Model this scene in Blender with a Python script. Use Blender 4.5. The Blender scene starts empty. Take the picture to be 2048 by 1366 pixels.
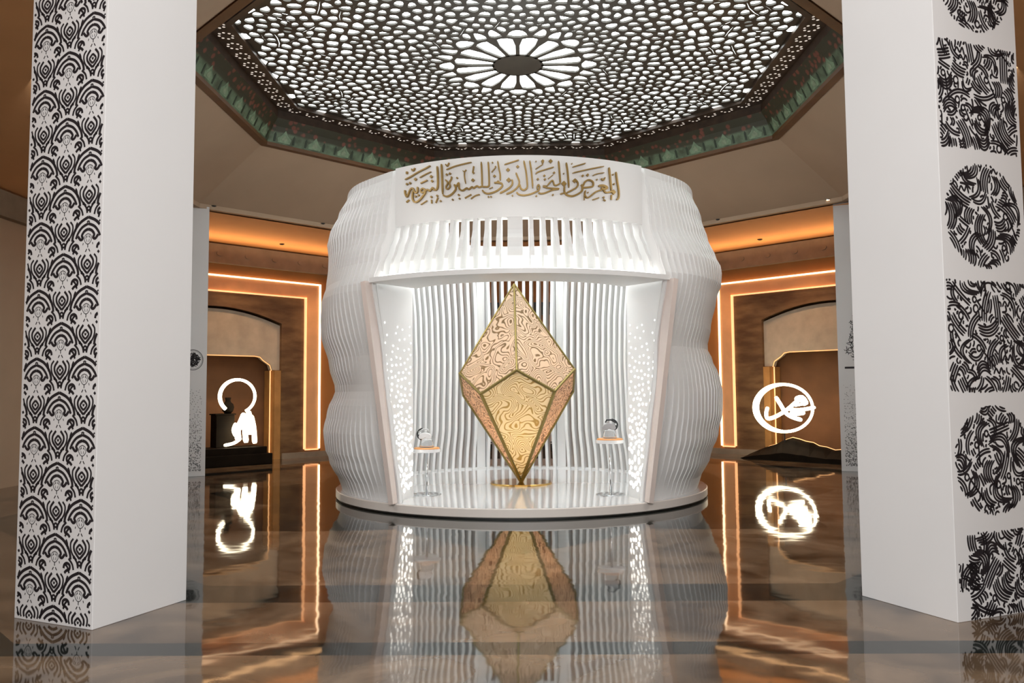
import bpy, bmesh, math, random
from mathutils import Vector, Matrix
sc = bpy.context.scene
C = sc.collection
PI = math.pi

# ------------------------------------------------------------------ camera
f_px, pitch, roll, yaw = 1604.0, .0639, -.0074, -.0131
cp, sp, cy, sy = math.cos(pitch), math.sin(pitch), math.cos(yaw), math.sin(yaw)
Fv = Vector((sy*cp, cy*cp, sp)); Rv = Vector((cy, -sy, 0)); Uv = Rv.cross(Fv)
R2 = Rv*math.cos(roll) + Uv*math.sin(roll); U2 = -Rv*math.sin(roll) + Uv*math.cos(roll)
cam_d = bpy.data.cameras.new('camera'); cam = bpy.data.objects.new('camera', cam_d); C.objects.link(cam)
m = Matrix(((R2.x, U2.x, -Fv.x, 0), (R2.y, U2.y, -Fv.y, 0), (R2.z, U2.z, -Fv.z, 1.6), (0, 0, 0, 1)))
cam.matrix_world = m
cam_d.sensor_width = 36; cam_d.lens = 36*f_px/2048; cam_d.clip_end = 200
sc.camera = cam
# ------------------------------------------------------------------ world, exposure, large lights
w = bpy.data.worlds.new('world'); sc.world = w; w.use_nodes = True
w.node_tree.nodes['Background'].inputs[0].default_value = (1, .97, .95, 1)
w.node_tree.nodes['Background'].inputs[1].default_value = 0.98
sc.view_settings.view_transform = 'Standard'; sc.view_settings.look = 'None'
sc.view_settings.exposure = .12; sc.view_settings.gamma = 1; sc.view_settings.use_curve_mapping = False

def area_light(name, loc, target, size, power, col=(1, 1, 1), sizey=None):
    d = bpy.data.lights.new(name, 'AREA'); d.energy = power; d.color = col; d.size = size
    if sizey: d.shape = 'RECTANGLE'; d.size_y = sizey
    o = bpy.data.objects.new(name, d); C.objects.link(o); o.location = loc
    o.rotation_euler = (Vector(target)-Vector(loc)).to_track_quat('-Z', 'Y').to_euler(); return o
def point_light(name, loc, power, col=(1, 1, 1), r=.05):
    d = bpy.data.lights.new(name, 'POINT'); d.energy = power; d.color = col; d.shadow_soft_size = r
    o = bpy.data.objects.new(name, d); C.objects.link(o); o.location = loc; return o
def spot_light(name, loc, power, col):
    d = bpy.data.lights.new(name, 'SPOT'); d.energy = power; d.color = col; d.spot_size = math.radians(105); d.spot_blend = .8; d.shadow_soft_size = .04
    o = bpy.data.objects.new(name, d); C.objects.link(o); o.location = loc; return o
CX, CY = -.04, 13.17
area_light('lobby_lamp', (0, -2.5, 5.2), (0, 9, 1.6), 5, 460, (1, .97, .96), 2)

for sx in (-1, 1): area_light('hall_fill', (sx*5.2, 8.6, 5.3), (sx*1.8, 12.2, 2.0), 1.6, 105, (1, .99, .97))  # added fill lights out of view, brightening the pavilion sides
# ------------------------------------------------------------------ materials
MATS = {}
def mat(name, col, rough=.5, metal=0, emit=None, estr=0, var=.06, vs=3.0, ior=1.5, trans=0, alpha=1, spec=.5, coat=0):
    if name in MATS: return MATS[name]
    M = bpy.data.materials.new(name); M.use_nodes = True; nt = M.node_tree; b = nt.nodes['Principled BSDF']
    b.inputs['Roughness'].default_value = rough; b.inputs['Metallic'].default_value = metal; b.inputs['IOR'].default_value = ior
    b.inputs['Transmission Weight'].default_value = trans; b.inputs['Alpha'].default_value = alpha
    b.inputs['Specular IOR Level'].default_value = spec; b.inputs['Coat Weight'].default_value = coat
    if emit:
        b.inputs['Emission Color'].default_value = (*emit, 1); b.inputs['Emission Strength'].default_value = estr
    tc = nt.nodes.new('ShaderNodeTexCoord'); n = nt.nodes.new('ShaderNodeTexNoise'); n.inputs['Scale'].default_value = vs
    n.inputs['Detail'].default_value = 5
    r = nt.nodes.new('ShaderNodeValToRGB')
    r.color_ramp.elements[0].position = .3; r.color_ramp.elements[1].position = .7
    r.color_ramp.elements[0].color = (*[c*(1-var) for c in col], 1); r.color_ramp.elements[1].color = (*[min(1, c*(1+var)) for c in col], 1)
    nt.links.new(tc.outputs['Object'], n.inputs['Vector']); nt.links.new(n.outputs['Fac'], r.inputs[0]); nt.links.new(r.outputs[0], b.inputs['Base Color'])
    MATS[name] = M; return M
white = mat('white_paint', (.74, .74, .735), .5, var=.01, vs=1)
colwhite = mat('column_white', (.68, .675, .67), .6, var=.015, vs=1)
shellw = mat('shell_white', (.80, .805, .80), .42, var=.01, vs=1)
glossw = mat('gloss_white', (.74, .74, .745), .08, var=.01, vs=1, coat=.6)
platedge = mat('platform_edge', (.74, .69, .64), .3, var=.02)  # pinkish cast of the warm light put into the white edge colour
pinkw = mat('pinkish_trim', (.78, .68, .63), .35, var=.03)
gold = mat('letter_gold', (.30, .19, .05), .4, .35, var=.15, vs=8)
goldd = mat('gold_bar', (.24, .18, .06), .35, .85, var=.1)
goldisk = mat('gold_plate', (.66, .42, .14), .12, 1, var=.06)
blackm = mat('print_black', (.012, .009, .012), .6, var=.2)
greym = mat('print_grey', (.16, .16, .16), .6, var=.1)
chrome = mat('chrome', (.62, .63, .64), .12, 1, var=.03)
orangep = mat('orange_pad', (.75, .33, .10), .5, var=.05)
darkpl = mat('dark_plastic', (.012, .013, .015), .35)
acryl = mat('clear_acrylic', (.93, .94, .95), .03, trans=.95, ior=1.2, var=.01)
beige = mat('ceiling_plaster', (.44, .325, .225), .8, var=.05, vs=.8)
soffm = mat('soffit_plaster', (.74, .40, .18), .8, var=.05, vs=1)
corn = mat('cornice_stone', (.25, .20, .145), .8, var=.12, vs=4)
rimm = mat('rim_wood', (.11, .045, .012), .45, var=.2, vs=3)
latm = mat('lattice_wood', (.035, .030, .022), .5, var=.2, vs=2)
bandm = mat('band_wood', (.045, .028, .018), .45, var=.3, vs=6)
archm = mat('arch_panel_stone', (.44, .38, .30), .75, var=.14, vs=3)
glow_w = mat('neon_white', (1, .9, .75), .4, emit=(1, .86, .60), estr=5.5)
glow_s = mat('led_warm', (1, .8, .6), .4, emit=(1, .70, .42), estr=3.4)
glow_o = mat('led_amber', (1, .6, .3), .4, emit=(1, .46, .20), estr=1.25)
glow_t = mat('led_thin', (1, .6, .3), .4, emit=(1, .50, .20), estr=.9)
glow_p = mat('perforation_light', (1, .97, .9), .4, emit=(1, .97, .90), estr=3)
glow_c = mat('uplight', (1, 1, .97), .4, emit=(1, .97, .90), estr=9)
skyp = mat('skylight_glass', (.9, .95, 1), .4, emit=(.95, 1, .99), estr=6.5)
holeg = mat('rosette_glass', (.9, .85, .8), .4, emit=(.9, .78, .68), estr=.6)
darkst = mat('dark_stone', (.010, .006, .003), .7, spec=.12, var=.3, vs=5)
darkbr = mat('bay_brown', (.17, .075, .03), .8, var=.15, vs=2)
orpl = mat('orange_plaster', (.42, .17, .045), .7, var=.08, vs=1)
blk = mat('black_band', (.01, .011, .01), .4)
mauve = mat('pale_screen', (.55, .50, .49), .6, var=.04)
mirror_dark = mat('black_metal', (.03, .03, .03), .3, .5)

def stone_wall():
    M = bpy.data.materials.new('bay_stone'); M.use_nodes = True; nt = M.node_tree; b = nt.nodes['Principled BSDF']
    b.inputs['Roughness'].default_value = .55
    tc = nt.nodes.new('ShaderNodeTexCoord'); mp = nt.nodes.new('ShaderNodeMapping'); mp.inputs['Scale'].default_value = (1, 1, 3.5)
    n = nt.nodes.new('ShaderNodeTexNoise'); n.inputs['Scale'].default_value = 1.6; n.inputs['Detail'].default_value = 8
    r = nt.nodes.new('ShaderNodeValToRGB'); r.color_ramp.elements[0].position = .35; r.color_ramp.elements[1].position = .7
    r.color_ramp.elements[0].color = (.095, .045, .018, 1); r.color_ramp.elements[1].color = (.21, .12, .052, 1)
    nt.links.new(tc.outputs['Object'], mp.inputs[0]); nt.links.new(mp.outputs[0], n.inputs['Vector']); nt.links.new(n.outputs['Fac'], r.inputs[0])
    nt.links.new(r.outputs[0], b.inputs['Base Color']); return M
stonem = stone_wall()

def floor_mat():
    M = bpy.data.materials.new('polished_marble'); M.use_nodes = True; nt = M.node_tree; L = nt.links; N = nt.nodes; b = N['Principled BSDF']
    def mth(op, a, c=None, d=None):
        n = N.new('ShaderNodeMath'); n.operation = op
        for i, v in enumerate((a, c, d)):
            if v is None: continue
            if isinstance(v, (int, float)): n.inputs[i].default_value = v
            else: L.new(v, n.inputs[i])
        return n.outputs[0]
    tc = N.new('ShaderNodeTexCoord'); s = N.new('ShaderNodeSeparateXYZ'); L.new(tc.outputs['Object'], s.inputs[0])
    x = mth('SUBTRACT', s.outputs[0], CX); y = mth('SUBTRACT', s.outputs[1], CY)
    ax = mth('ABSOLUTE', x); ay = mth('ABSOLUTE', y)
    dg = mth('MULTIPLY', mth('ADD', ax, ay), .7071)
    d = mth('MAXIMUM', mth('MAXIMUM', ax, ay), dg)                        # octagonal distance from the pavilion
    ang = mth('ARCTAN2', y, x)
    tri = mth('PINGPONG', mth('ADD', ang, PI/8), PI/8)                     # eight-pointed star
    tri = mth('MULTIPLY', tri, 8/PI)
    def band(a, bb): return mth('MULTIPLY', mth('GREATER_THAN', d, a), mth('LESS_THAN', d, bb))
    star = mth('LESS_THAN', d, mth('ADD', 3.6, mth('MULTIPLY', tri, 1.5)))
    dark = mth('MAXIMUM', band(6.35, 6.9), star)
    dark = mth('MAXIMUM', dark, band(7.9, 8.15))
    n1 = N.new('ShaderNodeTexNoise'); n1.inputs['Scale'].default_value = 1.3; n1.inputs['Detail'].default_value = 10; n1.inputs['Distortion'].default_value = 1.2
    L.new(tc.outputs['Object'], n1.inputs['Vector'])
    r1 = N.new('ShaderNodeValToRGB'); r1.color_ramp.elements[0].position = .3; r1.color_ramp.elements[1].position = .72
    r1.color_ramp.elements[0].color = (.03, .017, .009, 1); r1.color_ramp.elements[1].color = (.21, .14, .085, 1)
    r2 = N.new('ShaderNodeValToRGB'); r2.color_ramp.elements[0].position = .3; r2.color_ramp.elements[1].position = .75
    r2.color_ramp.elements[0].color = (.005, .007, .006, 1); r2.color_ramp.elements[1].color = (.018, .023, .020, 1)
    L.new(n1.outputs['Fac'], r1.inputs[0]); L.new(n1.outputs['Fac'], r2.inputs[0])
    mx = N.new('ShaderNodeMix'); mx.data_type = 'RGBA'; L.new(dark, mx.inputs[0]); L.new(r1.outputs[0], mx.inputs[6]); L.new(r2.outputs[0], mx.inputs[7])
    L.new(mx.outputs[2], b.inputs['Base Color'])
    b.inputs['Roughness'].default_value = .045; b.inputs['IOR'].default_value = 1.55
    n2 = N.new('ShaderNodeTexNoise'); n2.inputs['Scale'].default_value = 2.2; n2.inputs['Detail'].default_value = 2; L.new(tc.outputs['Object'], n2.inputs['Vector'])
    bp = N.new('ShaderNodeBump'); bp.inputs['Strength'].default_value = .05; bp.inputs['Distance'].default_value = .035
    L.new(n2.outputs['Fac'], bp.inputs['Height']); L.new(bp.outputs[0], b.inputs['Normal'])
    return M
def crystal_mat(name, c1, c2, seed, scale=1.9, freq=30, thr=.25):
    M = bpy.data.materials.new(name); M.use_nodes = True; nt = M.node_tree; L = nt.links; N = nt.nodes; b = N['Principled BSDF']
    tc = N.new('ShaderNodeTexCoord'); mp = N.new('ShaderNodeMapping'); mp.inputs['Location'].default_value = (seed*3.1, seed*1.7, seed)
    n = N.new('ShaderNodeTexNoise'); n.inputs['Scale'].default_value = 2.6; n.inputs['Detail'].default_value = 1
    L.new(tc.outputs['Object'], mp.inputs[0]); L.new(mp.outputs[0], n.inputs['Vector'])
    vm = N.new('ShaderNodeVectorMath'); vm.operation = 'MULTIPLY_ADD'; vm.inputs[1].default_value = (.55, .55, .55)
    L.new(n.outputs['Color'], vm.inputs[0]); L.new(mp.outputs[0], vm.inputs[2])
    vo = N.new('ShaderNodeTexVoronoi'); vo.feature = 'SMOOTH_F1'; vo.inputs['Smoothness'].default_value = .12; vo.inputs['Scale'].default_value = scale; L.new(vm.outputs[0], vo.inputs['Vector'])
    a = N.new('ShaderNodeMath'); a.operation = 'MULTIPLY'; a.inputs[1].default_value = freq; L.new(vo.outputs['Distance'], a.inputs[0])
    s = N.new('ShaderNodeMath'); s.operation = 'SINE'; L.new(a.outputs[0], s.inputs[0])
    r = N.new('ShaderNodeValToRGB'); r.color_ramp.elements[0].position = 0; r.color_ramp.elements[1].position = 1
    mr = N.new('ShaderNodeMapRange'); mr.inputs[1].default_value = -1; mr.inputs[2].default_value = 1; L.new(s.outputs[0], mr.inputs[0]); L.new(mr.outputs[0], r.inputs[0])
    r.color_ramp.elements[0].color = (*c2, 1); r.color_ramp.elements[0].position = thr*.55
    r.color_ramp.elements[1].color = (*c1, 1); r.color_ramp.elements[1].position = thr+.15
    L.new(r.outputs[0], b.inputs['Base Color']); b.inputs['Metallic'].default_value = .2; b.inputs['Roughness'].default_value = .4
    tr = N.new('ShaderNodeBsdfTranslucent'); L.new(r.outputs[0], tr.inputs[0])
    mx = N.new('ShaderNodeMixShader'); mx.inputs[0].default_value = .55; out = N['Material Output']
    L.new(b.outputs[0], mx.inputs[1]); L.new(tr.outputs[0], mx.inputs[2]); L.new(mx.outputs[0], out.inputs[0])
    bp = N.new('ShaderNodeBump'); bp.inputs['Strength'].default_value = .25; bp.inputs['Distance'].default_value = .003; L.new(mr.outputs[0], bp.inputs['Height']); L.new(bp.outputs[0], b.inputs['Normal'])
    return M
def cove_mat():
    M = bpy.data.materials.new('painted_cove'); M.use_nodes = True; nt = M.node_tree; L = nt.links; N = nt.nodes; b = N['Principled BSDF']; b.inputs['Roughness'].default_value = .6
    tc = N.new('ShaderNodeTexCoord'); s = N.new('ShaderNodeSeparateXYZ'); L.new(tc.outputs['Object'], s.inputs[0])
    n = N.new('ShaderNodeTexNoise'); n.inputs['Scale'].default_value = 5; n.inputs['Detail'].default_value = 4; L.new(tc.outputs['Object'], n.inputs['Vector'])
    r = N.new('ShaderNodeValToRGB'); r.color_ramp.elements[0].position = .35; r.color_ramp.elements[1].position = .65
    r.color_ramp.elements[0].color = (.05, .068, .038, 1); r.color_ramp.elements[1].color = (.12, .18, .11, 1); L.new(n.outputs['Fac'], r.inputs[0])
    v = N.new('ShaderNodeTexVoronoi'); v.inputs['Scale'].default_value = 7; L.new(tc.outputs['Object'], v.inputs['Vector'])
    r3 = N.new('ShaderNodeValToRGB'); r3.color_ramp.elements[0].position = .25; r3.color_ramp.elements[1].position = .4
    r3.color_ramp.elements[0].color = (.17, .055, .035, 1); r3.color_ramp.elements[1].color = (.035, .035, .018, 1); L.new(v.outputs['Distance'], r3.inputs[0])
    g = N.new('ShaderNodeMapRange'); g.inputs[1].default_value = -.42; g.inputs[2].default_value = -.38; L.new(s.outputs[2], g.inputs[0])
    mx = N.new('ShaderNodeMix'); mx.data_type = 'RGBA'; L.new(g.outputs[0], mx.inputs[0]); L.new(r.outputs[0], mx.inputs[6]); L.new(r3.outputs[0], mx.inputs[7])
    L.new(mx.outputs[2], b.inputs['Base Color']); return M
covem = cove_mat()
ogm = mat('cove_ogee', (.16, .24, .15), .6, var=.3, vs=12)
crA = crystal_mat('pierced_metal_rose', (.84, .70, .55), (.24, .16, .08), 1, 3.0, 62, .20)
crB = crystal_mat('pierced_metal_gold', (.98, .90, .68), (.45, .32, .11), 2, 2.7, 60, .21)
crC = crystal_mat('pierced_metal_copper', (.90, .70, .52), (.22, .13, .07), 5, 11, 16, .28)

# ------------------------------------------------------------------ object helpers
def setp(o, label=None, cat=None, group=None, kind=None):
    if label: o['label'] = label
    if cat: o['category'] = cat
    if group: o['group'] = group
    if kind: o['kind'] = kind
    return o
def thing(name, loc, label, cat, group=None):
    o = bpy.data.objects.new(name, None); C.objects.link(o); o.location = loc; o.empty_display_size = .2
    return setp(o, label, cat, group)
class MB:
    """vertex/face collector in world coordinates"""
    def __init__(s): s.v = []; s.f = []
    def add(s, vs, fs):
        b = len(s.v); s.v += [tuple(p) for p in vs]; s.f += [tuple(i+b for i in q) for q in fs]; return s
    def box(s, c, sz, rz=0, R=None):
        x, y, z = (d/2 for d in sz); P = []
        for i, (a, b_, c_) in enumerate([(-x, -y, -z), (x, -y, -z), (x, y, -z), (-x, y, -z), (-x, -y, z), (x, -y, z), (x, y, z), (-x, y, z)]):
            q = Vector((a, b_, c_)); q = (R @ q) if R else Matrix.Rotation(rz, 3, 'Z') @ q
            P.append(q+Vector(c))
        return s.add(P, [(3, 2, 1, 0), (4, 5, 6, 7), (0, 1, 5, 4), (1, 2, 6, 5), (2, 3, 7, 6), (3, 0, 4, 7)])
    def lathe(s, c, prof, n=40):
        P = []; F = []
        for (r, z) in prof:
            for k in range(n):
                a = 2*PI*k/n; P.append((c[0]+r*math.cos(a), c[1]+r*math.sin(a), c[2]+z))
        for i in range(len(prof)-1):
            for k in range(n):
                F.append((i*n+k, i*n+(k+1) % n, (i+1)*n+(k+1) % n, (i+1)*n+k))
        F.append(tuple(range(n))[::-1]); F.append(tuple(range((len(prof)-1)*n, len(prof)*n)))
        return s.add(P, F)
    def tube(s, pts, r, n=8, closed=False):
        pts = [Vector(p) for p in pts]; m_ = len(pts); P = []; F = []
        rr = r if isinstance(r, (list, tuple)) else [r]*m_
        prev = None
        for i, p in enumerate(pts):
            a = pts[(i-1) % m_] if (closed or i) else p; b = pts[(i+1) % m_] if (closed or i < m_-1) else p
            t = (b-a).normalized()
            if prev is None: u = t.orthogonal().normalized()
            else:
                u = prev - t*prev.dot(t); u = u.normalized() if u.length > 1e-6 else t.orthogonal().normalized()
            prev = u; v = t.cross(u)
            for k in range(n): P.append(p+(u*math.cos(2*PI*k/n)+v*math.sin(2*PI*k/n))*rr[i])
        for i in range(m_ if closed else m_-1):
            for k in range(n):
                j = (i+1) % m_; F.append((i*n+k, i*n+(k+1) % n, j*n+(k+1) % n, j*n+k))
        if not closed: F.append(tuple(range(n))[::-1]); F.append(tuple(range((m_-1)*n, m_*n)))
        return s.add(P, F)
    def prism(s, poly, fn, d0, d1):
        """poly: 2D outline; fn(u,v,d) -> point"""
        n = len(poly); P = [fn(u, v, d0) for u, v in poly]+[fn(u, v, d1) for u, v in poly]
        F = [tuple(range(n))[::-1], tuple(range(n, 2*n))]+[(i, (i+1) % n, (i+1) % n+n, i+n) for i in range(n)]
        return s.add(P, F)
    def ribbon(s, pts, wd, fn, d0, d1, caps=True):
        """flat stroke of width wd along 2D pts laid on a surface fn(u,v,d)"""
        pts = smooth2(pts)
        n = len(pts); L = []; Rr = []
        for i, p in enumerate(pts):
            a = pts[max(0, i-1)]; b = pts[min(n-1, i+1)]; dx, dy = b[0]-a[0], b[1]-a[1]; l = math.hypot(dx, dy) or 1
            wi = wd*(.5 if (i == 0 or i == n-1) and n > 2 else 1)
            nx, ny = -dy/l*wi/2, dx/l*wi/2
            L.append((p[0]+nx, p[1]+ny)); Rr.append((p[0]-nx, p[1]-ny))
        P = [];
        for q in range(n):
            P += [fn(*L[q], d1), fn(*Rr[q], d1), fn(*L[q], d0), fn(*Rr[q], d0)]
        F = []
        for q in range(n-1):
            a = q*4; b = a+4
            F += [(a, a+1, b+1, b), (a, b, b+2, a+2), (a+1, a+3, b+3, b+1)]
        F += [(0, 2, 3, 1), (4*(n-1), 4*(n-1)+1, 4*(n-1)+3, 4*(n-1)+2)]
        return s.add(P, F)
    def dot(s, p, r, fn, d0, d1, n=8, ph=0, asp=1, rot=0):
        poly = []
        for k in range(n):
            a = 2*PI*k/n+ph; x, y = r*math.cos(a), r*asp*math.sin(a)
            poly.append((p[0]+x*math.cos(rot)-y*math.sin(rot), p[1]+x*math.sin(rot)+y*math.cos(rot)))
        return s.prism(poly, fn, d0, d1)
    def build(s, name, material, parent=None, smooth=False, bevel=0, recalc=True):
        me = bpy.data.meshes.new(name); loc = Vector((0, 0, 0))
        if parent is not None: loc = parent.matrix_basis.translation.copy() if parent.parent is None else parent.parent.matrix_basis.translation.copy()
        me.from_pydata([tuple(Vector(p)-loc) for p in s.v], [], s.f); me.update()
        if recalc:
            bm = bmesh.new(); bm.from_mesh(me); bmesh.ops.recalc_face_normals(bm, faces=bm.faces); bm.to_mesh(me); bm.free()
        if smooth:
            for p in me.polygons: p.use_smooth = True
        me.materials.append(material)
        o = bpy.data.objects.new(name, me); C.objects.link(o)
        if parent is not None: o.parent = parent
        if smooth == 'auto' or (smooth and bevel == 0 and smooth == 'flat'): pass
        if bevel:
            md = o.modifiers.new('bevel', 'BEVEL'); md.width = bevel; md.segments = 2; md.limit_method = 'ANGLE'; md.angle_limit = math.radians(40)
        return o
def smooth2(pts):
    if len(pts) < 3: return list(pts)
    out = []
    n = len(pts)
    for i in range(n-1):
        p0 = pts[max(0, i-1)]; p1 = pts[i]; p2 = pts[i+1]; p3 = pts[min(n-1, i+2)]
        for k in range(4):
            t = k/4; t2 = t*t; t3 = t2*t
            out.append(tuple(.5*((2*p1[j])+(-p0[j]+p2[j])*t+(2*p0[j]-5*p1[j]+4*p2[j]-p3[j])*t2+(-p0[j]+3*p1[j]-3*p2[j]+p3[j])*t3) for j in (0, 1)))
    out.append(tuple(pts[-1])); return out
def struct(name, mb, m_, **k): return setp(mb.build(name, m_, **k), kind='structure')
def lerp(a, b, t): return a+(b-a)*t
def interp(tab, x):
    if x <= tab[0][0]: return tab[0][1]
    for (a, u), (b, v) in zip(tab, tab[1:]):
        if x <= b:
            t = (x-a)/(b-a); t = t*t*(3-2*t); return lerp(u, v, t)
    return tab[-1][1]
def octv(R, z, k): a = math.radians(22.5+45*k); return (CX+R*math.sin(a), CY+R*math.cos(a), z)
def octring(mb, R1, z1, R2, z2, ks=range(8)):
    for k in ks: mb.add([octv(R1, z1, k), octv(R1, z1, k+1), octv(R2, z2, k+1), octv(R2, z2, k)], [(0, 1, 2, 3)])
    return mb

# ================================================================== setting
mb = MB(); mb.add([(-16, -6, 0), (16, -6, 0), (16, 26, 0), (-16, 26, 0)], [(0, 1, 2, 3)])
struct('floor', mb, floor_mat())
mb = MB(); octring(mb, 5.385, 6.48, 6.95, 5.45); octring(mb, 5.385, 6.60, 6.95, 5.57); octring(mb, 5.385, 6.48, 5.385, 6.60)
struct('ceiling', mb, beige, recalc=False)
mb = MB(); octring(mb, 6.95, 5.57, 6.95, 5.36); octring(mb, 6.95, 5.36, 7.10, 5.36); octring(mb, 7.10, 5.36, 7.10, 5.57)
struct('trim_1', mb, beige, recalc=False)
AP = 9.07; RW = AP/math.cos(PI/8)
mb = MB(); octring(mb, 7.10, 5.34, RW, 5.20, [0, 1, 2, 4, 5, 6, 7]); octring(mb, 7.10, 5.5, RW+.1, 5.36, [0, 1, 2, 4, 5, 6, 7])
struct('ceiling_bays', mb, soffm, recalc=False)

# walls of the octagonal hall: side coordinates a (distance from x = CX), plane y + a = 26
def diag(s):        # s=-1 left, +1 right ; fn(a, z, depth outward (+) / towards hall (-))
    def fn(a, z, d): return Vector((CX+s*(a+d*.7071), 26-a+d*.7071, z))
    return fn
HW = 1.20; AC = 7.2
def arch_z(a):      # height of the arch line
    t = (a-AC)/HW; return 3.71-.34*t*t
for s, side in ((-1, 'left'), (1, 'right')):
    fn = diag(s); mb = MB(); W = lambda a, z, d=0: fn(a, z, d)
    def quad(a0, z0, a1, z1, d=0): mb.add([W(a0, z0, d), W(a1, z0, d), W(a1, z1, d), W(a0, z1, d)], [(0, 1, 2, 3)])
    FO = 5.21; FZ = 4.40
    quad(FO, 0, AC-HW, FZ); quad(AC+HW, 0, 2*AC-FO, FZ)
    N = 16
    for i in range(N):
        a0 = AC-HW+2*HW*i/N; a1 = AC-HW+2*HW*(i+1)/N
        mb.add([W(a0, arch_z(a0)), W(a1, arch_z(a1)), W(a1, FZ), W(a0, FZ)], [(0, 1, 2, 3)])
        mb.add([W(a0, arch_z(a0)), W(a1, arch_z(a1)), W(a1, arch_z(a1), .6), W(a0, arch_z(a0), .6)], [(0, 1, 2, 3)])
    for a in (AC-HW, AC+HW): mb.add([W(a, 0), W(a, arch_z(a)), W(a, arch_z(a), .6), W(a, 0, .6)], [(0, 1, 2, 3)])
    struct('wall_'+side+'_back', mb, stonem, recalc=False)
    mb = MB(); quad(3.757, 0, FO, 5.3); quad(FO, FZ, 2*AC-FO, 5.3); quad(2*AC-FO, 0, 9.07, 5.3)
    struct('wall_'+side+'_surround', mb, orpl, recalc=False)
    mb = MB(); quad(AC-HW-.02, 0, AC+HW+.02, 3.8, .6)
    struct('wall_'+side+'_niche', mb, darkbr, recalc=False)
    mb = MB(); x = CX+s*AP
    mb.add([(x, CY-3.757, 0), (x, CY+3.757, 0), (x, CY+3.757, 5.3), (x, CY-3.757, 5.3)], [(0, 1, 2, 3)])
    struct('wall_'+side, mb, beige, recalc=False)
    mb = MB(); mb.add([(x, CY-3.757, 0), (CX+s*3.757, CY-AP, 0), (CX+s*3.757, CY-AP, 5.3), (x, CY-3.757, 5.3)], [(0, 1, 2, 3)])
    struct('wall_'+side+'_front', mb, beige, recalc=False)
mb = MB(); mb.add([(CX-3.757, CY+AP, 0), (CX+3.757, CY+AP, 0), (CX+3.757, CY+AP, 5.3), (CX-3.757, CY+AP, 5.3)], [(0, 1, 2, 3)])
struct('wall_back', mb, orpl, recalc=False)
# cornice with roundels round the bays
mb = MB(); K = [7, 0, 6, 1, 5]
octring(mb, RW-.16, 4.72, RW-.16, 5.17, K); octring(mb, RW-.16, 4.72, RW, 4.72, K); octring(mb, RW-.16, 5.17, RW, 5.17, K)
for s in (-1, 1):
    fn = diag(s)
    for i in range(10):
        a = 4.2+.5*i; mb.dot((a, 4.94), .06, fn, -.148, -.17, 10)
struct('trim_2', mb, corn, recalc=True)
for sx in (-1, 1):
    p = diag(sx)(6.4, 4.72, -.62); o = area_light('soffit_fill', p, p+Vector((-sx*.35, -.35, 1)), 5.0, 27, (1, .56, .25), .10)  # added warm light without a fixture, brightens the soffit from below
    ax = Vector((sx, -1, 0)).normalized(); zz = -(Vector((-sx*.35, -.35, 1)).normalized()); yy = zz.cross(ax).normalized()
    o.rotation_euler = Matrix((ax, yy, zz)).transposed().to_euler()
# skirting stone under the bay walls
for i, s in enumerate((-1, 1)):
    mb = MB(); fn = diag(s); mb.prism([(3.9, 0), (5.98, 0), (5.98, .14), (3.9, .14)], fn, .0, -.03)
    struct('baseboard_'+('left' if s < 0 else 'right'), mb, corn)

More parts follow.
